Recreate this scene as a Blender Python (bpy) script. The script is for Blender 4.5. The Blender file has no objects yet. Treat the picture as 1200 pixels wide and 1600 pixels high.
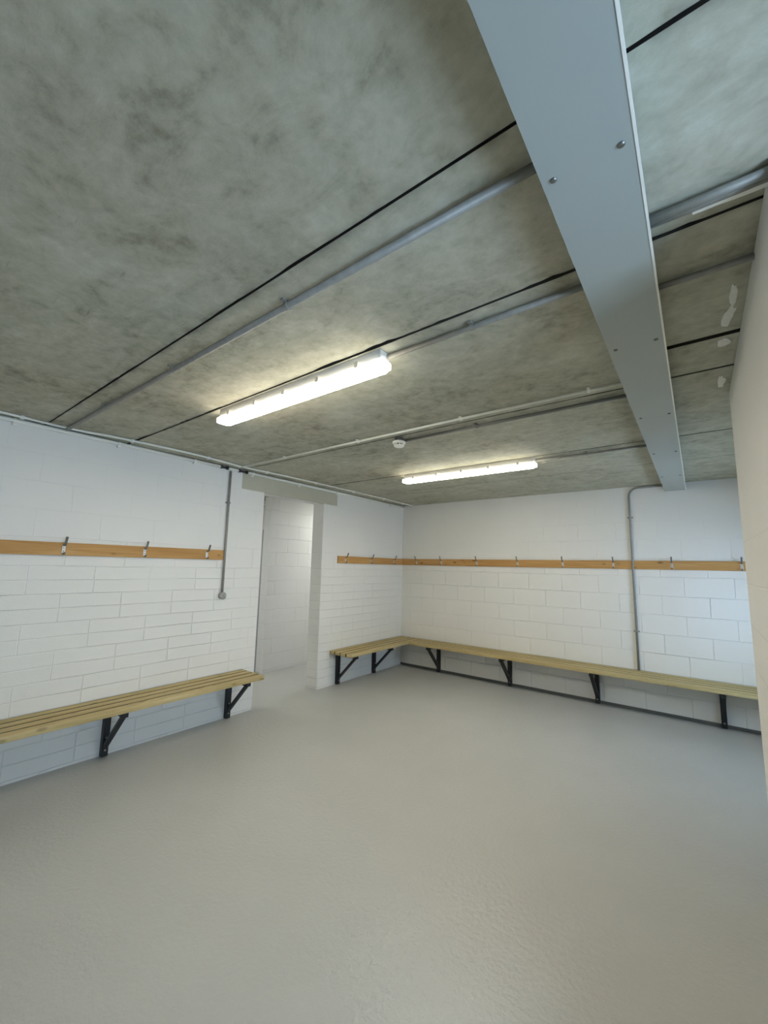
import bpy, bmesh, math, random
from mathutils import Matrix, Vector, noise

scene = bpy.context.scene
COL = scene.collection
random.seed(7)

# ------------------------------------------------------------------ camera
H = 2.7275                                   # ceiling height
CAM = Vector((4.1452, -5.9893, 1.65))
def cam_matrix():
    a, b, c = (math.radians(v) for v in (7.5886, -1.2414, 37.3772))
    R = Matrix.Rotation(c, 3, 'Z') @ Matrix.Rotation(a, 3, 'X') @ Matrix.Rotation(b, 3, 'Y')
    r, f, u = R.col[0], R.col[1], R.col[2]
    M = Matrix.Identity(4)
    for i in range(3):
        M[i][0], M[i][1], M[i][2], M[i][3] = r[i], u[i], -f[i], CAM[i]
    return M
cd = bpy.data.cameras.new('camera')
cd.sensor_fit = 'VERTICAL'; cd.sensor_height = 36.0
cd.lens = 638.28 * 36.0 / 1600.0
cd.clip_start = 0.02
cam = bpy.data.objects.new('camera', cd)
COL.objects.link(cam); cam.matrix_world = cam_matrix()
scene.camera = cam

# ------------------------------------------------------------------ exposure, world, lights
vs = scene.view_settings
vs.view_transform = 'Standard'; vs.look = 'None'; vs.gamma = 1.0; vs.use_curve_mapping = False
vs.exposure = 0.04
LAMP = 65.0            # battens, radiance
LAMP_COL = (1.0, 0.905, 0.735)
SKY = 18.0
SKY_COL = (0.50, 0.73, 1.0)
GROUND_COL = (0.62, 0.85, 1.16)

w = bpy.data.worlds.new('world'); scene.world = w; w.use_nodes = True
nt = w.node_tree; nt.nodes.clear()
tc = nt.nodes.new('ShaderNodeTexCoord'); sp = nt.nodes.new('ShaderNodeSeparateXYZ')
rp = nt.nodes.new('ShaderNodeValToRGB'); bg = nt.nodes.new('ShaderNodeBackground'); ow = nt.nodes.new('ShaderNodeOutputWorld')
mp = nt.nodes.new('ShaderNodeMapRange'); mp.inputs['From Min'].default_value = -1; mp.inputs['From Max'].default_value = 1
nt.links.new(tc.outputs['Generated'], sp.inputs[0]); nt.links.new(sp.outputs['Z'], mp.inputs['Value'])
nt.links.new(mp.outputs[0], rp.inputs[0]); nt.links.new(rp.outputs[0], bg.inputs[0]); nt.links.new(bg.outputs[0], ow.inputs[0])
e = rp.color_ramp.elements
e[0].position = 0.47; e[0].color = (*GROUND_COL, 1)
e[1].position = 0.53; e[1].color = (*SKY_COL, 1)
bg.inputs[1].default_value = SKY

def portal(loc, rot, sx, sy):
    l = bpy.data.lights.new('window_portal', 'AREA'); l.shape = 'RECTANGLE'; l.size = sx; l.size_y = sy
    l.cycles.is_portal = True
    o = bpy.data.objects.new('window_portal', l); COL.objects.link(o); o.location = loc; o.rotation_euler = rot
# two windows in the outer wall on the right, either side of the screen wall
YR, XR = -7.9, 5.4
SIDEW = ((-1.62, -0.80, 0.70, 1.78), (-5.72, -4.90, 0.80, 2.25))   # y0 y1 z0 z1 at x = XR
for y0, y1, z0, z1 in SIDEW:
    portal((XR+.06, (y0+y1)/2, (z0+z1)/2), (math.radians(90), 0, math.radians(90)), y1-y0, z1-z0)

# ------------------------------------------------------------------ helpers
class MB:
    """collects shapes and links them as one mesh object"""
    def __init__(s): s.bm = bmesh.new()
    def box(s, x0, x1, y0, y1, z0, z1, bev=0.0, seg=2, mi=0):
        b = bmesh.new()
        bmesh.ops.create_cube(b, size=1)
        for v in b.verts:
            v.co = Vector(((x0+x1)/2 + v.co.x*(x1-x0), (y0+y1)/2 + v.co.y*(y1-y0), (z0+z1)/2 + v.co.z*(z1-z0)))
        if bev: bmesh.ops.bevel(b, geom=b.edges[:], offset=bev, segments=seg, profile=0.5, affect='EDGES')
        s._merge(b, mi); return s
    def _merge(s, b, mi=0, smooth=False):
        for f in b.faces:
            if mi is not None: f.material_index = mi
            if smooth: f.smooth = True
        me = bpy.data.meshes.new('t'); b.to_mesh(me); b.free(); s.bm.from_mesh(me); bpy.data.meshes.remove(me)
    def bar(s, p, q, wx, wy, up=(0, 0, 1), bev=0.0):
        """rectangular bar from p to q, wx sideways, wy along up"""
        p, q = Vector(p), Vector(q); d = (q-p); L = d.length; d.normalize()
        side = d.cross(Vector(up)).normalized(); u = side.cross(d).normalized()
        b = bmesh.new(); bmesh.ops.create_cube(b, size=1)
        for v in b.verts:
            v.co = p + d*((v.co.x+.5)*L) + side*(v.co.y*wx) + u*(v.co.z*wy)
        if bev: bmesh.ops.bevel(b, geom=b.edges[:], offset=bev, segments=2, profile=0.5, affect='EDGES')
        s._merge(b); return s
    def tube(s, pts, r, n=12, caps=True):
        pts = [Vector(p) for p in pts]; b = bmesh.new(); rings = []
        ref = None
        for i, p in enumerate(pts):
            t = ((pts[min(i+1, len(pts)-1)] - p).normalized() + (p - pts[max(i-1, 0)]).normalized())
            t.normalize()
            if ref is None: ref = Vector((0, 0, 1)) if abs(t.z) < .9 else Vector((1, 0, 0))
            a = t.cross(ref).normalized(); c = a.cross(t).normalized(); ref = c
            rings.append([b.verts.new(p + a*(r*math.cos(2*math.pi*k/n)) + c*(r*math.sin(2*math.pi*k/n))) for k in range(n)])
        for i in range(len(rings)-1):
            for k in range(n):
                f = b.faces.new((rings[i][k], rings[i][(k+1) % n], rings[i+1][(k+1) % n], rings[i+1][k])); f.smooth = True
        if caps:
            b.faces.new(rings[0][::-1]); b.faces.new(rings[-1])
        bmesh.ops.recalc_face_normals(b, faces=b.faces)
        me = bpy.data.meshes.new('t'); b.to_mesh(me); b.free(); s.bm.from_mesh(me); bpy.data.meshes.remove(me)
        return s
    def lathe(s, prof, c, axis='z', n=32):
        """prof: list of (radius, height); c centre"""
        b = bmesh.new(); c = Vector(c); rings = []
        def P(r, h, a):
            x, y = r*math.cos(a), r*math.sin(a)
            return c + {'z': Vector((x, y, h)), 'x': Vector((h, x, y)), 'y': Vector((x, h, y))}[axis]
        for r, h in prof:
            rings.append([b.verts.new(P(max(r, 1e-5), h, 2*math.pi*k/n)) for k in range(n)])
        for i in range(len(rings)-1):
            for k in range(n):
                b.faces.new((rings[i][k], rings[i][(k+1) % n], rings[i+1][(k+1) % n], rings[i+1][k]))
        b.faces.new(rings[0][::-1]); b.faces.new(rings[-1])
        bmesh.ops.recalc_face_normals(b, faces=b.faces)
        s._merge(b); return s
    def build(s, name, mat, parent=None, smooth=None):
        me = bpy.data.meshes.new(name)
        s.bm.normal_update(); s.bm.to_mesh(me); s.bm.free()
        for m in (mat if isinstance(mat, (list, tuple)) else [mat]): me.materials.append(m)
        if smooth is not None:
            me.polygons.foreach_set('use_smooth', [True]*len(me.polygons))
            me.set_sharp_from_angle(angle=math.radians(smooth))
        o = bpy.data.objects.new(name, me); COL.objects.link(o)
        if parent:
            o.parent = parent
            o.matrix_parent_inverse = Matrix.Translation(-parent_loc(parent))
        return o
def parent_loc(p):
    """world position of a thing's Empty; parts sit at the world origin"""
    return p.location.copy() if p.parent is None else Vector((0, 0, 0))
def thing(name, label, cat, loc=(0, 0, 0), group=None):
    o = bpy.data.objects.new(name, None); COL.objects.link(o); o.location = loc
    o.empty_display_size = .05
    o['label'] = label; o['category'] = cat
    if group: o['group'] = group
    return o
def struct(mb, name, mat, label=None):
    o = mb.build(name, mat); o['kind'] = 'structure'
    if label: o['label'] = label
    return o
def copy_tree(src, off, parent):
    """copy of a part with its sub-parts, shifted by off"""
    c = src.copy(); COL.objects.link(c); c.parent = parent; c.matrix_parent_inverse = src.matrix_parent_inverse.copy()
    c.location = src.location + Vector(off)
    for ch in list(src.children):
        d = ch.copy(); COL.objects.link(d); d.parent = c; d.matrix_parent_inverse = ch.matrix_parent_inverse.copy()
    return c

# ------------------------------------------------------------------ materials
class NT:
    def __init__(s, name):
        s.m = bpy.data.materials.new(name); s.m.use_nodes = True
        s.t = s.m.node_tree; s.t.nodes.clear()
        s.out = s.n('ShaderNodeOutputMaterial'); s.b = s.n('ShaderNodeBsdfPrincipled')
        s.l(s.b.outputs[0], s.out.inputs[0])
        s.co = s.n('ShaderNodeTexCoord').outputs['Object']
    def n(s, t, **k):
        x = s.t.nodes.new(t)
        for a, v in k.items(): setattr(x, a, v)
        return x
    def l(s, a, b): s.t.links.new(a, b)
    def _in(s, sock, v):
        if isinstance(v, bpy.types.NodeSocket): s.l(v, sock)
        else: sock.default_value = v
    def math(s, op, a, b=0.0, clamp=False):
        x = s.n('ShaderNodeMath', operation=op, use_clamp=clamp); s._in(x.inputs[0], a); s._in(x.inputs[1], b); return x.outputs[0]
    def mapr(s, v, a, b, c=0.0, d=1.0):
        x = s.n('ShaderNodeMapRange'); s._in(x.inputs[0], v)
        for i, q in enumerate((a, b, c, d)): x.inputs[i+1].default_value = q
        return x.outputs[0]
    def sep(s, v):
        x = s.n('ShaderNodeSeparateXYZ'); s.l(v, x.inputs[0]); return x.outputs
    def comb(s, a, b, c=0.0):
        x = s.n('ShaderNodeCombineXYZ')
        for i, q in enumerate((a, b, c)): s._in(x.inputs[i], q)
        return x.outputs[0]
    def noise(s, v, scale, detail=4.0, rough=0.55, dist=0.0):
        x = s.n('ShaderNodeTexNoise'); s._in(x.inputs['Vector'], v); x.inputs['Scale'].default_value = scale
        x.inputs['Detail'].default_value = detail; x.inputs['Roughness'].default_value = rough; x.inputs['Distortion'].default_value = dist
        return x.outputs[0]
    def scale(s, v, k, off=(0, 0, 0)):
        x = s.n('ShaderNodeMapping'); s.l(v, x.inputs[0]); x.inputs['Scale'].default_value = k
        if isinstance(off, bpy.types.NodeSocket): s.l(off, x.inputs['Location'])
        else: x.inputs['Location'].default_value = off
        return x.outputs[0]
    def mix(s, f, a, b, mode='MIX'):
        x = s.n('ShaderNodeMix', data_type='RGBA', blend_type=mode); s._in(x.inputs[0], f); s._in(x.inputs[6], a); s._in(x.inputs[7], b); return x.outputs[2]
    def ramp(s, f, els):
        x = s.n('ShaderNodeValToRGB'); s._in(x.inputs[0], f); r = x.color_ramp
        while len(r.elements) < len(els): r.elements.new(.5)
        for q, (p, c) in zip(r.elements, els): q.position = p; q.color = (*c, 1)
        return x.outputs[0]
    def bump(s, h, strength, dist, prev=None):
        x = s.n('ShaderNodeBump'); s._in(x.inputs['Height'], h); x.inputs['Strength'].default_value = strength; x.inputs['Distance'].default_value = dist
        if prev: s.l(prev, x.inputs['Normal'])
        return x.outputs[0]
    def fin(s, col, rough=0.5, normal=None, metal=0.0, spec=0.5):
        s._in(s.b.inputs['Base Color'], (*col, 1) if isinstance(col, tuple) else col)
        s._in(s.b.inputs['Roughness'], rough); s._in(s.b.inputs['Metallic'], metal); s._in(s.b.inputs['Specular IOR Level'], spec)
        if normal: s.l(normal, s.b.inputs['Normal'])
        return s.m

def plain(name, col, rough=0.5, metal=0.0, var=0.08, nscale=14.0, spec=0.5):
    t = NT(name)
    n = t.noise(t.co, nscale, 3)
    c = t.mix(n, tuple(x*(1-var) for x in col)+(1,), tuple(min(1, x*(1+var)) for x in col)+(1,))
    return t.fin(c, rough, None, metal, spec)

def block_paint(name, axis, shift, col, mid=False, zoff=0.02, amp=1.0, hi=0.3):
    """painted concrete blockwork: 450 x 225 coursing pressed into the paint, fine roller texture"""
    t = NT(name); x, y, z = t.sep(t.co)
    u = {'y': y, 'x': x}[axis]
    wob = t.math('MULTIPLY', t.math('SUBTRACT', t.noise(t.co, 2.2, 3), 0.5), 0.016)
    uu = t.math('ADD', t.math('SUBTRACT', u, shift), wob); zz = t.math('ADD', t.math('SUBTRACT', z, zoff), wob)
    def brick(w_, h_, mort):
        b = t.n('ShaderNodeTexBrick', offset=0.5, offset_frequency=2)
        t.l(t.comb(uu, zz), b.inputs['Vector'])
        b.inputs['Scale'].default_value = 1; b.inputs['Mortar Size'].default_value = mort; b.inputs['Mortar Smooth'].default_value = 1.0
        b.inputs['Brick Width'].default_value = w_; b.inputs['Row Height'].default_value = h_
        return b.outputs['Fac']
    j = brick(0.45, 0.225, 0.006)
    if mid:
        k = brick(900.0, 0.1125, 0.0055)
        k = t.math('MULTIPLY', k, t.mapr(z, 1.70, 1.60))
        j = t.math('MAXIMUM', j, k)
    # joints are struck unevenly: full, shallow or painted over
    un = t.math('MULTIPLY', t.mapr(t.noise(t.co, 1.7, 3), 0.32, 0.66, 0.30, 1.0), t.mapr(z, 1.45, 1.95, 1.0, hi))
    j = t.math('MULTIPLY', j, un)
    rough = t.noise(t.co, 85.0, 3)
    big = t.noise(t.co, 6.0, 4)
    n = t.bump(t.math('SUBTRACT', 1.0, j), 0.85*amp, 0.0072)
    n = t.bump(rough, 0.22, 0.0022, n)
    n = t.bump(big, 0.25, 0.006, n)
    c = t.mix(t.mapr(t.noise(t.co, 1.1, 4), 0.3, 0.7), tuple(v*0.965 for v in col)+(1,), (*col, 1))
    c = t.mix(t.math('MULTIPLY', j, 0.08), c, (*(v*0.72 for v in col), 1))
    return t.fin(c, 0.5, n, spec=0.35)

WHITE = (0.80, 0.80, 0.775)
M = {}
M['wall_left'] = block_paint('painted_blockwork_split', 'y', 0.067, WHITE, mid=True)
M['wall_back'] = block_paint('painted_blockwork', 'x', 0.185, WHITE)
M['wall_corr'] = block_paint('painted_blockwork_corridor', 'y', 0.02, (0.78, 0.78, 0.775), zoff=0.035, hi=1.0)
M['partition'] = block_paint('painted_blockwork_partition', 'y', 0.1, (0.83, 0.82, 0.785), amp=0.6)
M['white'] = plain('white_paint', WHITE, 0.5, var=0.02)

def concrete(name):
    t = NT(name)
    x, y, z = t.sep(t.co)
    v1 = t.noise(t.co, 1.5, 6, 0.6, 0.4)
    v2 = t.noise(t.scale(t.co, (1.5, 2.6, 2.0)), 3.2, 7, 0.68, 0.8)
    v3 = t.noise(t.co, 17.0, 6, 0.65)
    f = t.math('ADD', t.math('MULTIPLY', v1, 0.36), t.math('ADD', t.math('MULTIPLY', v2, 0.34), t.math('MULTIPLY', v3, 0.30)))
    c = t.ramp(f, [(0.37, (0.255, 0.242, 0.178)), (0.47, (0.42, 0.402, 0.312)), (0.57, (0.52, 0.503, 0.405)), (0.67, (0.62, 0.605, 0.52))])
    # colour drift, warm to cold
    d = t.noise(t.co, 0.75, 3)
    c = t.mix(t.mapr(d, 0.35, 0.65, 0.0, 0.5), c, t.mix(1.0, c, (0.90, 1.0, 1.02, 1), 'MULTIPLY'))
    # board streaks along the slabs and pin holes
    s_ = t.noise(t.scale(t.co, (1.6, 26.0, 1.0)), 3.2, 4, 0.6, 0.2)
    st = t.mapr(s_, 0.66, 0.74)
    gate = t.mapr(t.noise(t.co, 1.3, 2), 0.50, 0.62)
    c = t.mix(t.math('MULTIPLY', t.math('MULTIPLY', st, gate), 0.55), c, (0.13, 0.125, 0.105, 1))
    vo = t.n('ShaderNodeTexVoronoi'); t.l(t.co, vo.inputs['Vector']); vo.inputs['Scale'].default_value = 4.0
    vx = t.n('ShaderNodeSeparateXYZ'); t.l(vo.outputs['Color'], vx.inputs[0])
    pit = t.math('MULTIPLY', t.mapr(vo.outputs['Distance'], 0.035, 0.02), t.math('GREATER_THAN', vx.outputs[0], 0.72))
    c = t.mix(t.math('MULTIPLY', pit, 0.75), c, (0.07, 0.065, 0.055, 1))
    # grime bleeding out of the slab joints
    gr = None
    for yj, wd in ((-5.123, .05), (-4.512, .035), (-3.31, .03), (-2.084, .02)):
        dd = t.math('ABSOLUTE', t.math('SUBTRACT', y, yj))
        q = t.mapr(dd, 0.0, wd, 1.0, 0.0)
        gr = q if gr is None else t.math('MAXIMUM', gr, q)
    gr = t.math('MULTIPLY', t.math('POWER', gr, 1.6), t.mapr(t.noise(t.co, 7.0, 4), 0.38, 0.62))
    c = t.mix(t.math('MULTIPLY', gr, 0.7), c, (0.10, 0.095, 0.08, 1))
    n = t.bump(v3, 0.25, 0.006)
    n = t.bump(v2, 0.22, 0.010, n)
    n = t.bump(t.math('MULTIPLY', st, gate), -0.4, 0.004, n)
    return t.fin(c, 0.75, n, spec=0.25)
M['concrete'] = concrete('cast_concrete')
M['grime'] = plain('dark_gap_filler', (0.042, 0.038, 0.031), 0.9)
M['smear'] = plain('white_filler_smear', (0.82, 0.82, 0.76), 0.7, var=0.15, nscale=40)
M['lintel'] = plain('pale_lintel_concrete', (0.52, 0.503, 0.405), 0.65, var=0.10, nscale=5)

def floor_mat():
    t = NT('grey_floor_paint')
    g = t.noise(t.co, 170.0, 2, 0.5)
    g2 = t.noise(t.scale(t.co, (1.0, 1.0, 1.0)), 40.0, 3, 0.6)
    a = t.noise(t.co, 0.8, 4)
    c = t.mix(t.mapr(a, 0.3, 0.7), (0.400, 0.407, 0.392, 1), (0.435, 0.443, 0.428, 1))
    vo = t.n('ShaderNodeTexVoronoi'); t.l(t.co, vo.inputs['Vector']); vo.inputs['Scale'].default_value = 7.0
    vx = t.n('ShaderNodeSeparateXYZ'); t.l(vo.outputs['Color'], vx.inputs[0])
    sp_ = t.math('MULTIPLY', t.mapr(vo.outputs['Distance'], 0.032, 0.015), t.math('GREATER_THAN', vx.outputs[0], 0.9))
    c = t.mix(t.math('MULTIPLY', sp_, 0.7), c, (0.10, 0.10, 0.095, 1))
    n = t.bump(g2, 0.9, 0.005)
    n = t.bump(g, 0.22, 0.0012, n)
    r = t.mapr(t.noise(t.co, 3.0, 3), 0.3, 0.7, 0.31, 0.38)
    return t.fin(c, r, n, spec=0.5)
M['floor'] = floor_mat()
M['skirt'] = plain('grey_floor_paint_upstand', (0.105, 0.108, 0.098), 0.5, var=0.05)

def timber(name, axis, base, dark, light, knot=1.0):
    """sawn softwood with grain along the axis and scattered knots; each board has its own offset"""
    t = NT(name)
    oi = t.n('ShaderNodeObjectInfo')
    off = t.comb(t.math('MULTIPLY', oi.outputs['Random'], 31.0), t.math('MULTIPLY', oi.outputs['Random'], 17.0), t.math('MULTIPLY', oi.outputs['Random'], 7.0))
    va = t.n('ShaderNodeVectorMath', operation='ADD'); t.l(t.co, va.inputs[0]); t.l(off, va.inputs[1]); p = va.outputs[0]
    k = (1.2, 26, 26) if axis == 'x' else (26, 1.2, 26)
    g = t.noise(t.scale(p, k), 1.6, 5, 0.6, 0.8)
    g2 = t.noise(t.scale(p, (0.6 if axis == 'x' else 3, 0.6 if axis == 'y' else 3, 3)), 1.5, 3)
    c = t.ramp(g, [(0.25, dark), (0.48, base), (0.75, light)])
    c = t.mix(t.mapr(g2, 0.3, 0.7, 0.0, 0.35), c, (*dark, 1))
    vo = t.n('ShaderNodeTexVoronoi'); t.l(t.scale(p, (6.5, 15, 15) if axis == 'x' else (15, 6.5, 15)), vo.inputs['Vector']); vo.inputs['Scale'].default_value = 1.0
    vx = t.n('ShaderNodeSeparateXYZ'); t.l(vo.outputs['Color'], vx.inputs[0])
    kn = t.math('MULTIPLY', t.mapr(vo.outputs['Distance'], 0.26, 0.12), t.math('GREATER_THAN', vx.outputs[0], 0.70))
    c = t.mix(t.math('MULTIPLY', kn, 0.75*knot), c, tuple(v*0.32 for v in dark)+(1,))
    n = t.bump(g, 0.2, 0.003)
    return t.fin(c, 0.6, n, spec=0.3)
RAILC = ((0.52, 0.295, 0.105), (0.41, 0.205, 0.06), (0.62, 0.39, 0.17))
BENCHC = ((0.49, 0.395, 0.195), (0.36, 0.27, 0.11), (0.62, 0.53, 0.31))
M['rail_x'] = timber('varnished_pine_x', 'x', RAILC[0], RAILC[1], RAILC[2])
M['rail_y'] = timber('varnished_pine_y', 'y', RAILC[0], RAILC[1], RAILC[2])
M['bench_x'] = timber('treated_softwood_x', 'x', BENCHC[0], BENCHC[1], BENCHC[2], 0.6)
M['bench_y'] = timber('treated_softwood_y', 'y', BENCHC[0], BENCHC[1], BENCHC[2], 0.6)

M['gap_shade'] = plain('painted_slat_gap_shade', (0.11, 0.085, 0.045), 0.8)  # shade between the slats, painted on their side faces
M['black'] = plain('black_powder_coat', (0.010, 0.010, 0.011), 0.42, var=0.2)
M['blackplastic'] = plain('black_plastic', (0.02, 0.02, 0.02), 0.4)
M['galv'] = plain('galvanised_steel', (0.30, 0.30, 0.275), 0.55, 0.22, var=0.25, nscale=30)
M['zinc'] = plain('bright_zinc', (0.72, 0.70, 0.66), 0.35, 0.6)
M['hookdark'] = plain('dark_shaded_steel', (0.22, 0.225, 0.21), 0.4, 0.7)  # hook prongs' shade painted as darker steel; plain dark steel on other parts
M['beam'] = plain('grey_factory_paint', (0.375, 0.415, 0.395), 0.42, var=0.03, nscale=3)
M['pvc'] = plain('white_pvc', (0.86, 0.86, 0.79), 0.45, var=0.03)
M['housing'] = plain('light_housing_plastic', (0.72, 0.72, 0.70), 0.4, var=0.02)
M['door'] = plain('pale_grey_laminate', (0.62, 0.63, 0.66), 0.4, var=0.02)
M['frame'] = plain('grey_aluminium', (0.34, 0.35, 0.37), 0.4, 0.3)
def emit(name, col, s):
    t = NT(name); t.fin((0.9, 0.9, 0.88), 0.4)
    t.b.inputs['Emission Color'].default_value = (*col, 1); t.b.inputs['Emission Strength'].default_value = s
    return t.m
def diffuser(name, col, down, side):
    """opal cover over a downward strip: brightest underneath, dimmer at its sides"""
    t = NT(name); t.fin((0.9, 0.9, 0.88), 0.4)
    g = t.n('ShaderNodeNewGeometry'); z = t.sep(g.outputs['True Normal'])[2]
    t.b.inputs['Emission Color'].default_value = (*col, 1)
    t.l(t.mapr(z, 0.0, -1.0, side, down), t.b.inputs['Emission Strength'])
    return t.m
M['lamp'] = diffuser('lit_opal_diffuser', LAMP_COL, LAMP, 7.5)

# ------------------------------------------------------------------ setting
m = MB(); m.box(-3.2, 7.0, -8.2, 1.2, -0.15, 0.0); struct(m, 'floor', M['floor'])

# left wall: two piers, wall over the doorway
D0, D1, DT = -2.972, -1.965, 2.515
m = MB()
m.box(-.21, 0, -8.2, D0, 0, H); m.box(-.21, 0, D1, 1.2, 0, H)
m.box(-.21, 0, D0, D1, DT, H)
struct(m, 'wall_left', M['wall_left'])
m = MB(); m.box(-.03, 0.004, -3.288, -1.698, DT-.004, H-.02, .003); struct(m, 'trim_1', M['lintel'], 'pale concrete lintel over the doorway')
# back wall
m = MB(); m.box(-.0, 7.0, 0, 0.25, 0, H); struct(m, 'wall_back', M['wall_back'])
# screen wall on the right, open past both its ends
m = MB(); m.box(4.3635, 4.50, -4.655, -2.897, 0, H, .004); struct(m, 'wall_right', M['partition'])
# outer wall with its two windows
m = MB(); ys = [-8.2]
for y0, y1, z0, z1 in sorted(SIDEW):
    m.box(XR, XR+.2, ys[-1], y0, 0, H); m.box(XR, XR+.2, y0, y1, 0, z0); m.box(XR, XR+.2, y0, y1, z1, H); ys.append(y1)
m.box(XR, XR+.2, ys[-1], .25, 0, H)
struct(m, 'wall_outer', M['white'])
for k, (y0, y1, z0, z1) in enumerate(SIDEW):
    m = MB()
    for a, b in ((y0, y0+.05), (y1-.05, y1), ((y0+y1)/2-.025, (y0+y1)/2+.025)): m.box(XR+.09, XR+.14, a, b, z0, z1)
    m.box(XR+.09, XR+.14, y0+.05, y1-.05, z0, z0+.05); m.box(XR+.09, XR+.14, y0+.05, y1-.05, z1-.05, z1)
    struct(m, 'window_%d' % (k+1), M['white'])
m = MB(); m.box(-3.2, 6.3, YR-.2, YR, 0, H); struct(m, 'wall_rear', M['white'])
# corridor beyond the doorway
CX, CY = -1.235, -1.93
m = MB(); m.box(CX-.155, CX, CY, 1.2, 0, H); struct(m, 'wall_corridor', M['wall_corr'])
m = MB(); m.box(-3.2, CX-.155, CY+.25, CY+.35, 0, H); m.box(-3.2, -3.0, -8.2, CY+.25, 0, H); m.box(CX, -.21, 1.0, 1.2, 0, H)
struct(m, 'wall_washroom', M['white'])
# upstand at the foot of the back wall
m = MB(); m.box(0.0, XR, -.012, 0.0, 0.0, 0.036, .004); struct(m, 'baseboard_back', M['skirt'])

# ceiling: precast slabs with open joints, ragged in places
def slab(m, x0, x1, y0, y1, j0, j1, dz=0.0, mi=0):
    n = max(2, int((x1-x0)/.04)); b = bmesh.new(); rows = []
    for i in range(n+1):
        x = x0 + (x1-x0)*i/n
        def rag(y, a):
            return a*(noise.noise((x*3.1, y*9.7, 1.3))*1.0 + noise.noise((x*17, y*9.7, 4.1))*.55)
        ya, yb = y0 + max(0, rag(y0, j0)), y1 - max(0, rag(y1, j1))
        rows.append([b.verts.new((x, ya, H+.09)), b.verts.new((x, ya, H+dz)), b.verts.new((x, yb, H+dz)), b.verts.new((x, yb, H+.09))])
    for i in range(n):
        for k in range(3):
            f = b.faces.new((rows[i][k], rows[i+1][k], rows[i+1][k+1], rows[i][k+1])); f.material_index = 0 if k == 1 else 1
    b.faces.new(rows[0]); b.faces.new(rows[-1])
    bmesh.ops.recalc_face_normals(b, faces=b.faces)
    m._merge(b, None)
m = MB(); G = .006
XM = 3.99
for xa, xb in ((-3.2, XM), (XM, 7.0)):
    slab(m, xa, xb, -8.2, -6.35-G, 0, 0)
    slab(m, xa, xb, -6.35+G, -5.123-G, 0, .006)
    slab(m, xa, xb, -5.123+G, -4.512-.003, 0, .018, .003)
    if xa < 0: slab(m, xa, xb, -4.506, -3.310-.006, .004, .003)
    else:
        slab(m, xa, xb, -4.506, -3.712, .004, .002); slab(m, xa, xb, -3.672, -3.316, .012, .003, .002)
    slab(m, xa, xb, -3.310+.005, -2.084-.005, .003, .004, .001)
    slab(m, xa, xb, -2.084+.005, -1.200-.0045, .003, .003)
    slab(m, xa, xb, -1.200+.0045, 0.3, .003, 0, .001)
    slab(m, xa, xb, .3, 1.2, 0, 0)
m.box(-3.2, 7.0, -8.2, 1.2, H+.085, H+.25, mi=1)
# blobs of white filler left on the soffit beside the partition
def smear(m, cx, cy, rx, ry, seed, rot=0.0):
    b = bmesh.new(); n = 26; top = []; bot = []
    for k in range(n):
        a = 2*math.pi*k/n
        r = 1 + .35*noise.noise((math.cos(a)*1.7+seed, math.sin(a)*1.7, seed*.7)) + .25*noise.noise((math.cos(a)*6+seed, math.sin(a)*6, .3))
        px, py = rx*r*math.cos(a), ry*r*math.sin(a)
        qx, qy = px*math.cos(rot)-py*math.sin(rot), px*math.sin(rot)+py*math.cos(rot)
        top.append(b.verts.new((cx+qx, cy+qy, H+.004))); bot.append(b.verts.new((cx+qx*.93, cy+qy*.93, H-.002)))
    b.faces.new(bot)
    for k in range(n): b.faces.new((top[k], top[(k+1) % n], bot[(k+1) % n], bot[k]))
    bmesh.ops.recalc_face_normals(b, faces=b.faces); m._merge(b, 2)
smear(m, 4.316, -3.85, .020, .085, 1.2, .12); smear(m, 4.324, -4.01, .013, .085, 4.4)
smear(m, 4.312, -3.605, .026, .040, 2.2); smear(m, 4.320, -3.10, .018, .085, 5.1)
struct(m, 'ceiling', [M['concrete'], M['grime'], M['smear']])

# ------------------------------------------------------------------ steel beam casing
BX0, BX1, BZ = 3.888, 4.093, 2.633
beam = thing('ceiling_beam', 'long pale grey boxed steel beam running under the concrete ceiling', 'beam', (3.99, -4, BZ)); beam['kind'] = 'thing'
edges = [-0.004, -2.956, -5.96, YR+.01]
for a, b in zip(edges, edges[1:]):
    m = MB(); y1, y0 = a, b+.0015
    m.box(BX0, BX1, y0, y1, BZ, BZ+.003)
    m.box(BX0, BX0+.003, y0, y1, BZ+.003, H-.002); m.box(BX1-.003, BX1, y0, y1, BZ+.003, H-.002)
    m.build('cladding_panel', M['beam'], beam)
    m = MB(); m.box(BX1, BX1+.006, y0, y1, BZ-.0015, BZ+.012); m.build('lit_edge_strip', M['pvc'], beam)  # window light on the beam's lip, put into the strip's white colour
scr0 = None
for y in (-.955, -1.985, -2.985, -4.007, -5.010, -6.01):
    for x in (BX0+.028, BX1-.026):
        if scr0 is None:
            m = MB(); m.lathe([(.0085, 0), (.0085, -.002), (.006, -.0045), (.0, -.005)], (x, y, BZ), n=16)
            m.box(x-.006, x+.006, y-.0009, y+.0009, BZ-.0056, BZ-.004)
            scr0 = m.build('screw', M['hookdark'], beam, 40); S0 = Vector((x, y, 0))
        else: copy_tree(scr0, Vector((x, y, 0))-S0, beam)

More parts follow.
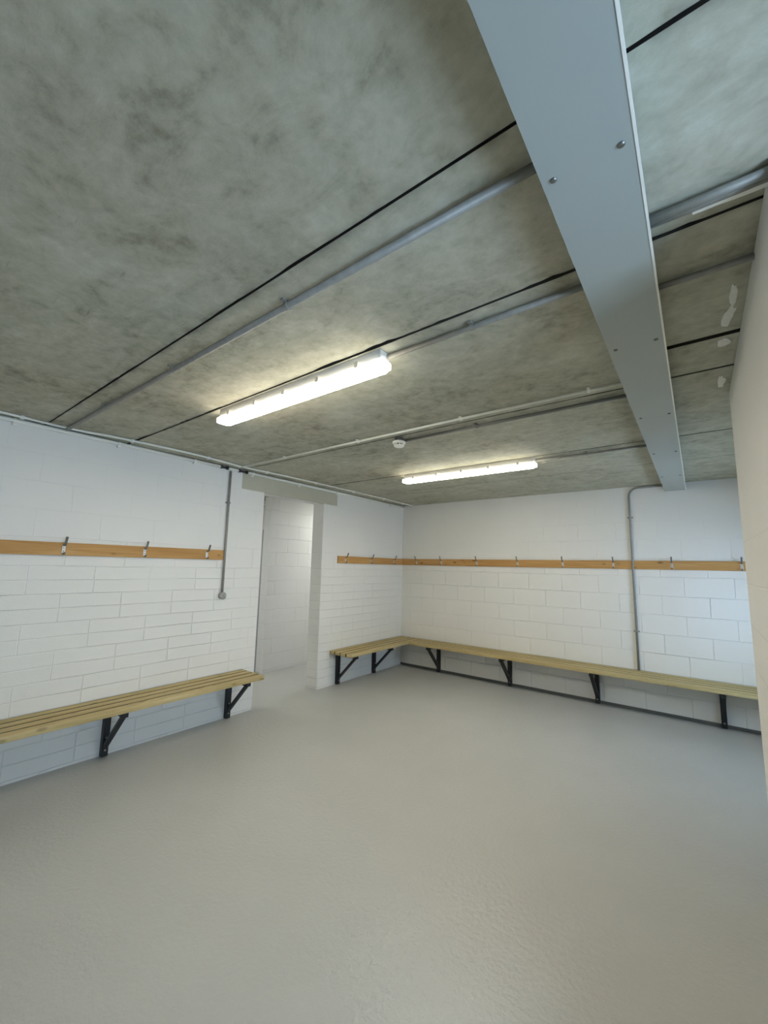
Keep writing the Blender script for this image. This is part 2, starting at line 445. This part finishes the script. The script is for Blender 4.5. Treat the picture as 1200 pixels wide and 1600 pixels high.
# ------------------------------------------------------------------ battens
def batten(xa, xb, y, label):
    t = thing('batten_light', label, 'light', ((xa+xb)/2, y, H), 'battens on the changing room ceiling')
    m = MB(); m.box(xa+.03, xb-.012, y-.038, y+.038, H-.050, H-.001, .004); m.build('housing', M['housing'], t, 40)
    m = MB(); m.box(xa+.02, xb-.02, y-.052, y+.052, H-.098, H-.0505, .020, 5); d_ = m.build('diffuser', M['lamp'], t, 60)
    for x0, x1 in ((xa, xa+.02), (xb-.02, xb)):
        m = MB(); m.box(x0, x1, y-.042, y+.042, H-.090, H-.0505, .009, 3); m.build('end_cap', M['lamp'], t, 60)
    c0 = None
    for k in range(5):
        x = xa+.16 + k*(xb-xa-.32)/4
        for s in (-1, 1):
            if (k, s) == (0, -1):
                m = MB(); m.box(x-.012, x+.012, y-.0545, y-.0505, H-.066, H-.034, .001); c0 = m.build('clip', M['zinc'], t); P0 = Vector((x, y-.051, 0))
            else: copy_tree(c0, Vector((x, y+s*.051, 0))-P0, t)
    return t
batten(1.485, 2.97, -4.455, 'lit batten light nearer the camera, longest in view on the concrete ceiling')
batten(1.43, 2.97, -2.055, 'lit batten light farther away, nearest the back wall')

# ------------------------------------------------------------------ smoke detector
t = thing('smoke_detector', 'small round white smoke detector on a dark base between the two battens', 'smoke detector', (2.205, -3.262, H))
cx, cy = 2.205, -3.262
m = MB(); m.lathe([(.036, 0), (.036, -.028)], (cx, cy, H), n=24); m.build('mounting_box', M['hookdark'], t, 40)
m = MB(); m.lathe([(.040, -.028), (.054, -.031), (.055, -.047), (.050, -.050)], (cx, cy, H), n=36); m.build('base', M['pvc'], t, 40)
m = MB(); m.lathe([(.030, -.050), (.030, -.066)], (cx, cy, H), n=24); m.build('sensing_chamber', M['blackplastic'], t, 40)
m = MB(); m.lathe([(.0, -.062), (.044, -.062), (.044, -.068), (.034, -.076), (.0, -.079)], (cx, cy, H), n=36)
for k in range(8):
    a = k*math.pi/4; m.bar((cx+.034*math.cos(a), cy+.034*math.sin(a), H-.050), (cx+.041*math.cos(a), cy+.041*math.sin(a), H-.064), .008, .005)
m.build('cover', M['pvc'], t, 40)

# ------------------------------------------------------------------ conduits
def saddle_x(m, x, y, z, r):      # strap round a ceiling conduit that runs along x
    m.lathe([(r+.001, -.009), (r+.004, -.009), (r+.004, .009), (r+.001, .009)], (x, y, z), 'x', 16)
    m.box(x-.009, x+.009, y-r-.018, y+r+.018, z+r-.004, z+r+.003)
def conduit_x(xa, xb, y, label, clips, r=.0125, mat='galv', drop=.009, group=None):
    z = H-r-drop
    t = thing('ceiling_conduit', label, 'conduit', ((xa+xb)/2, y, z))
    m = MB(); m.tube([(xa, y, z), (xb, y, z)], r, 14); m.build('pipe', M[mat], t)
    for x in clips:
        m = MB(); saddle_x(m, x, y, z, r); m.build('saddle', M[mat], t, 40)
    return t
conduit_x(.12, 3.90, -5.005, 'long grey conduit on the ceiling nearest the camera, beside the dark slab joint', (.95, 1.91, 2.87), .014)
conduit_x(2.95, 3.90, -4.43, 'short grey conduit from the nearer batten light to the beam', (3.42, ))
conduit_x(.12, 3.90, -3.43, 'long pale conduit across the ceiling between the smoke detector and the nearer batten', (.93, 1.895, 2.865, 3.70), .0085, 'pvc')
conduit_x(2.235, 3.90, -3.235, 'dark conduit from the smoke detector to the beam', (2.9, ), .012, 'hookdark')
conduit_x(2.95, 3.90, -2.005, 'short grey conduit from the farther batten light to the beam', (3.41, ), .011)
# right of the beam
t = conduit_x(4.08, 4.40, -4.632, 'shiny double conduit between the beam and the right partition, nearest the camera', (), .013)
z = H-.016
m = MB(); m.tube([(4.08, -4.605, z), (4.40, -4.605, z)], .012, 14); m.build('pipe', M['galv'], t)
m = MB()
b = bmesh.new(); N = 20; ra = []
for k in range(N+1):
    x = 4.20+.18*k/N; hw = .004+.010*abs(noise.noise((x*14, 2.2, 0)))+.007*(k/N)
    ra.append([b.verts.new((x, -4.592-.006, z-.008)), b.verts.new((x, -4.592+hw, z-.009)), b.verts.new((x, -4.592+hw, z+.008))])
for k in range(N):
    for q in range(2): b.faces.new((ra[k][q], ra[k+1][q], ra[k+1][q+1], ra[k][q+1]))
bmesh.ops.recalc_face_normals(b, faces=b.faces); m._merge(b); m.build('paint_smear', M['pvc'], t)
conduit_x(4.08, 4.40, -4.262, 'thin grey conduit between the beam and the right partition, second from the camera', (), .011)

# wall conduit on the left wall down to a round box
def saddle_wall(m, axis, p, r):
    p = Vector(p)
    m.lathe([(r+.001, -.009), (r+.004, -.009), (r+.004, .009), (r+.001, .009)], p, 'z', 16)
    if axis == 'x': m.box(0.0, .004, p.y-r-.020, p.y+r+.020, p.z-.009, p.z+.009)
    else: m.box(p.x-r-.020, p.x+r+.020, -.004, 0, p.z-.009, p.z+.009)
t = thing('wall_conduit', 'vertical grey conduit on the left wall ending in a round box', 'conduit', (0, -3.455, 1.3))
yc = -3.452
m = MB(); m.tube([(.018, yc, 1.33), (.018, yc, 2.68)], .0125, 14); m.build('pipe', M['galv'], t)
m = MB(); saddle_wall(m, 'x', (.018, yc, 2.32), .0125); m.build('saddle', M['galv'], t, 40)
m = MB(); m.lathe([(.0, 0), (.036, 0), (.036, .034), (.039, .034), (.039, .041), (.034, .043), (.0, .043)], (0.0005, yc, 1.298), 'x', 32)
jb = m.build('junction_box', M['galv'], t, 40)
for s in (-1, 1):
    m = MB(); m.lathe([(.005, 0), (.005, .002), (.0, .003)], (.0436, yc+s*.025, 1.298), 'x', 10); m.build('screw', M['zinc'], jb)

# back wall conduit with its bend
t = thing('wall_conduit', 'vertical grey conduit on the back wall bending over to the beam', 'conduit', (3.505, 0, .45))
r = .0125; xc, yy = 3.508, -.018; R_ = .11
pts = [(xc, yy, .46), (xc, yy, H-.022-R_)]
for k in range(1, 9):
    a = math.pi/2*k/8; pts.append((xc+R_*(1-math.cos(a)), yy, H-.022-R_+R_*math.sin(a)))
pts.append((BX0+.02, yy, H-.020))
m = MB(); m.tube(pts, r, 14); m.build('pipe', M['galv'], t)
for zz in (2.33, .93):
    m = MB(); saddle_wall(m, 'y', (xc, yy, zz), r); m.build('saddle', M['galv'], t, 40)

# white conduit and cable along the top of the left wall
t = thing('wall_conduit', 'white conduit running along the top of the left wall below the cable', 'conduit', (.015, -3, 2.7))
zc = 2.705
for a, b in ((-7.6, -3.585), (-3.49, -3.36), (-3.24, -.02)):
    m = MB(); m.tube([(.020, a, zc), (.020, b, zc)], .0155, 14); m.build('pipe', M['pvc'], t)
for a, b in ((-3.585, -3.49), (-3.36, -3.24)):
    m = MB(); m.tube([(.020, a, zc), (.020, a+.022, zc)], .0185, 14); m.tube([(.020, b-.022, zc), (.020, b, zc)], .0185, 14); m.tube([(.020, a, zc), (.020, b, zc)], .012, 14)
    m.build('coupler', M['blackplastic'], t)
for y in (-5.31, -4.587, -3.874, -3.165, -2.445, -1.725, -.95, -.4):
    m = MB(); m.lathe([(.016, -.012), (.0215, -.012), (.0215, .012), (.016, .012)], (.020, y, zc), 'y', 14); m.box(0.0, .020, y-.012, y+.012, zc-.034, zc+.016, .002)
    m.build('clip', M['pvc'], t, 40)
t = thing('ceiling_cable', 'thin white cable sagging along the ceiling edge above the left wall conduit', 'cable', (.1, -3, H))
P = [(.14, -7.6), (.142, -5.42), (.14, -5.31), (.142, -5.16), (.085, -5.0), (.165, -4.83), (.192, -4.62), (.226, -4.32), (.24, -3.945), (.214, -3.66), (.166, -3.36), (.199, -3.226), (.239, -2.54), (.25, -1.7), (.255, -.93), (.23, -.03)]
pp = []
for (xa, ya), (xb, yb) in zip(P, P[1:]):
    n = max(1, int((yb-ya)/.05))
    for k in range(n): pp.append((xa+(xb-xa)*k/n, ya+(yb-ya)*k/n))
pp.append(P[-1])
sm = [(sum(pp[min(max(i+k, 0), len(pp)-1)][0] for k in range(-3, 4))/7, y) for i, (x, y) in enumerate(pp)]
m = MB(); m.tube([(x, y, H-.0125) for x, y in sm], .0095, 10); m.build('cable_run', M['pvc'], t)
for y in (-5.29, -4.548, -3.84, -3.10, -2.35, -1.62, -.90, -.35):
    x = min(sm, key=lambda q: abs(q[1]-y))[0]
    m = MB(); m.box(x-.022, x+.016, y-.012, y+.012, H-.028, H-.001, .003); m.build('clip', M['pvc'], t, 40)

# two thin pipes high up beyond the doorway
for zz, lab in ((2.63, 'upper of two thin dark pipes high on the wall beyond the doorway'), (2.575, 'lower of two thin dark pipes high on the wall beyond the doorway')):
    m = MB(); m.tube([(-2.2, CY-.03, zz), (CX-.15, CY-.03, zz)], .010, 10); o = m.build('thin_pipe', M['blackplastic'])
    o['label'] = lab; o['category'] = 'pipe'; o['group'] = 'pipes beyond the doorway'
# washroom door beyond the doorway
m = MB(); m.box(-2.25, CX-.184, CY+.02, CY+.06, .02, 2.17, .003)
o = struct(m, 'door_1', M['door'])
m = MB(); m.box(CX-.182, CX-.156, CY-.002, CY+.07, 0, 2.20, .002); struct(m, 'trim_2', M['frame'], 'grey upright beside the door beyond the doorway')

# battens out of sight beyond the doorway
def far_batten(x, ya, yb, label, strength):
    t = thing('batten_light', label, 'light', (x, (ya+yb)/2, H))
    m = MB(); m.box(x-.038, x+.038, ya, yb, H-.050, H-.001, .004); m.build('housing', M['housing'], t)
    m = MB(); m.box(x-.052, x+.052, ya, yb, H-.098, H-.0505, .02, 4); m.build('diffuser', diffuser('lit_opal_diffuser_far', (0.99, 1.0, 0.96), strength, 7.0), t, 60)
far_batten(-.62, -.75, .75, 'lit batten light on the passage ceiling beyond the doorway', 52.0)
far_batten(-2.1, -4.6, -3.1, 'unseen batten light added to light the washroom door beyond the doorway', 62.0)  # added out of view to brighten the door panel

# ------------------------------------------------------------------ coat rails
RZ0, RZ1, RT = 1.683, 1.788, .021
def hook_y(y, t, first=[None]):        # hook on the left wall rails, juts along +x
    x = RT
    if first[0] is None:
        m = MB(); m.box(x, x+.003, y-.011, y+.011, RZ0+.016, RZ0+.082, .001)
        h = m.build('hook', M['zinc'], t)
        m = MB(); m.bar((x+.002, y, RZ0+.078), (x+.036, y, RZ0+.088), .016, .005, bev=.001); m.bar((x+.034, y, RZ0+.085), (x+.058, y, RZ0+.143), .015, .006, up=(1, 0, 0), bev=.0015)
        m.lathe([(.0, -.009), (.007, -.007), (.010, 0), (.007, .007), (.0, .009)], (x+.059, y, RZ0+.145), 'z', 14); m.build('prong', M['hookdark'], h)
        m = MB(); m.bar((x+.002, y, RZ0+.018), (x+.028, y, RZ0+.008), .014, .005, bev=.001); m.bar((x+.026, y, RZ0+.006), (x+.036, y, RZ0+.026), .013, .005, up=(1, 0, 0), bev=.001); m.build('lower_prong', M['hookdark'], h)
        for zz in (RZ0+.036, RZ0+.062):
            m = MB(); m.lathe([(.0045, 0), (.004, .002), (.0, .003)], (x+.003, y, zz), 'x', 12); m.build('screw', M['hookdark'], h)
        first[0] = (h, y, t); return h
    h, y_, t0 = first[0]
    c = copy_tree(h, (0, y-y_, 0), t)
    c.matrix_parent_inverse = Matrix.Translation(-parent_loc(t))
    return c
def hook_x(x, t, first=[None]):
    y = -RT
    if first[0] is None:
        m = MB(); m.box(x-.011, x+.011, y-.003, y, RZ0+.016, RZ0+.082, .001)
        h = m.build('hook', M['zinc'], t)
        m = MB(); m.bar((x, y-.002, RZ0+.078), (x, y-.036, RZ0+.088), .016, .005, bev=.001); m.bar((x, y-.034, RZ0+.085), (x, y-.058, RZ0+.143), .015, .006, up=(0, -1, 0), bev=.0015)
        m.lathe([(.0, -.009), (.007, -.007), (.010, 0), (.007, .007), (.0, .009)], (x, y-.059, RZ0+.145), 'z', 14); m.build('prong', M['hookdark'], h)
        m = MB(); m.bar((x, y-.002, RZ0+.018), (x, y-.028, RZ0+.008), .014, .005, bev=.001); m.bar((x, y-.026, RZ0+.006), (x, y-.036, RZ0+.026), .013, .005, up=(0, -1, 0), bev=.001); m.build('lower_prong', M['hookdark'], h)
        for zz in (RZ0+.036, RZ0+.062):
            m = MB(); m.lathe([(.0045, 0), (.004, -.002), (.0, -.003)], (x, y-.003, zz), 'y', 12); m.build('screw', M['hookdark'], h)
        first[0] = (h, x); return h
    h, x_ = first[0]
    return copy_tree(h, (x-x_, 0, 0), t)
def rail(label, box, mat, loc):
    t = thing('coat_rail', label, 'coat rail', loc)
    m = MB(); m.box(*box, .0025); m.build('board', mat, t)
    return t
t = rail('pine coat rail with steel hooks on the left wall above the long bench', (0, RT, -7.4, -3.468, RZ0, RZ1), M['rail_y'], (0, -5, RZ0))
for y in (-6.78, -6.16, -5.53, -4.904, -4.282, -3.665): hook_y(y, t)
t = rail('short pine coat rail between the doorway and the room corner', (0, RT, -1.655, -.022, RZ0, RZ1), M['rail_y'], (0, -.8, RZ0))
for y in (-1.505, -.906, -.29): hook_y(y, t)
t = rail('long pine coat rail with steel hooks across the back wall', (0, 5.30, -RT, 0, RZ0, RZ1), M['rail_x'], (2.4, 0, RZ0))
for x in (.314, .796, 1.424, 2.061, 2.684, 3.296, 3.908, 4.536, 5.16): hook_x(x, t)

# ------------------------------------------------------------------ benches
ST, SB = .4725, .431            # seat top and underside
SW, SG = .0885, .0165
def bracket(along, pos, t):
    """wall bracket at pos along the wall; along 'y' = left wall (juts +x), 'x' = back wall (juts -y)"""
    def P(out, z): return (out, pos, z) if along == 'y' else (pos, -out, z)
    def B(m, o0, o1, hw, z0, z1, bev=.002):
        if along == 'y': m.box(o0, o1, pos-hw, pos+hw, z0, z1, bev)
        else: m.box(pos-hw, pos+hw, -o1, -o0, z0, z1, bev)
    m = MB(); B(m, .001, .050, .025, .004, SB-.001)
    u = m.build('bracket', M['black'], t)
    m = MB(); B(m, .050, .385, .022, SB-.041, SB-.001); m.build('arm', M['black'], u)
    m = MB(); up = (0, 1, 0) if along == 'y' else (1, 0, 0)
    m.bar(P(.045, .085), P(.345, SB-.038), .030, .036, up=up, bev=.002); m.build('brace', M['black'], u)
    for zz in (.055, .155):
        m = MB(); ax = 'x' if along == 'y' else 'y'; s = 1 if along == 'y' else -1
        m.lathe([(.008, 0), (.008, s*.004), (.0, s*.006)], P(.050, zz), ax, 10); m.build('bolt', M['galv'], u)
    return u
def shade_gaps(m, axis, front):
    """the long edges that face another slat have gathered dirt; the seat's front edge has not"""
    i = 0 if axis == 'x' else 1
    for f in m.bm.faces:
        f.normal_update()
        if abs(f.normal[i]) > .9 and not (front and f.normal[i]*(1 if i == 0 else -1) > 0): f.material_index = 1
def slats_y(t, y0, y1, mat):
    for k in range(4):
        a = .004+k*(SW+SG); d_ = random.uniform(-.006, .006)
        m = MB(); m.box(a, a+SW, y0+d_, y1+d_, SB, ST, .003, 2); shade_gaps(m, 'x', k == 3); m.build('slat', [mat, M['gap_shade']], t, 40)
def bench(label, loc):
    return thing('slatted_bench', label, 'bench', loc, 'wall benches')

t = bench('slatted wooden bench along the left wall, left of the doorway', (.2, -4.5, 0))
slats_y(t, -6.6, -3.125, M['bench_y'])
for y in (-4.453, -3.297, -5.61): bracket('y', y, t)

t = bench('short slatted bench between the doorway and the room corner', (.2, -.9, 0))
slats_y(t, -1.745, -.012, M['bench_y'])
for y in (-1.59, -.775): bracket('y', y, t)

t = bench('long slatted wooden bench along the whole back wall', (2.5, -.2, 0))
for k in range(4):
    b_ = .004+k*(SW+SG); d_ = random.uniform(-.004, .004)
    m = MB(); m.box(.440+d_, 5.36+d_, -b_-SW, -b_, SB, ST, .003, 2); shade_gaps(m, 'y', k == 3); m.build('slat', [M['bench_x'], M['gap_shade']], t, 40)
for x in (.755, 1.918, 3.045, 4.275, 5.2): bracket('x', x, t)
for a, b_ in ((3.36, 3.445), (3.475, 3.60)):
    m = MB(); m.box(a, b_, -.345, -.285, SB-.006, SB, .001); m.build('joining_plate', M['black'], t)
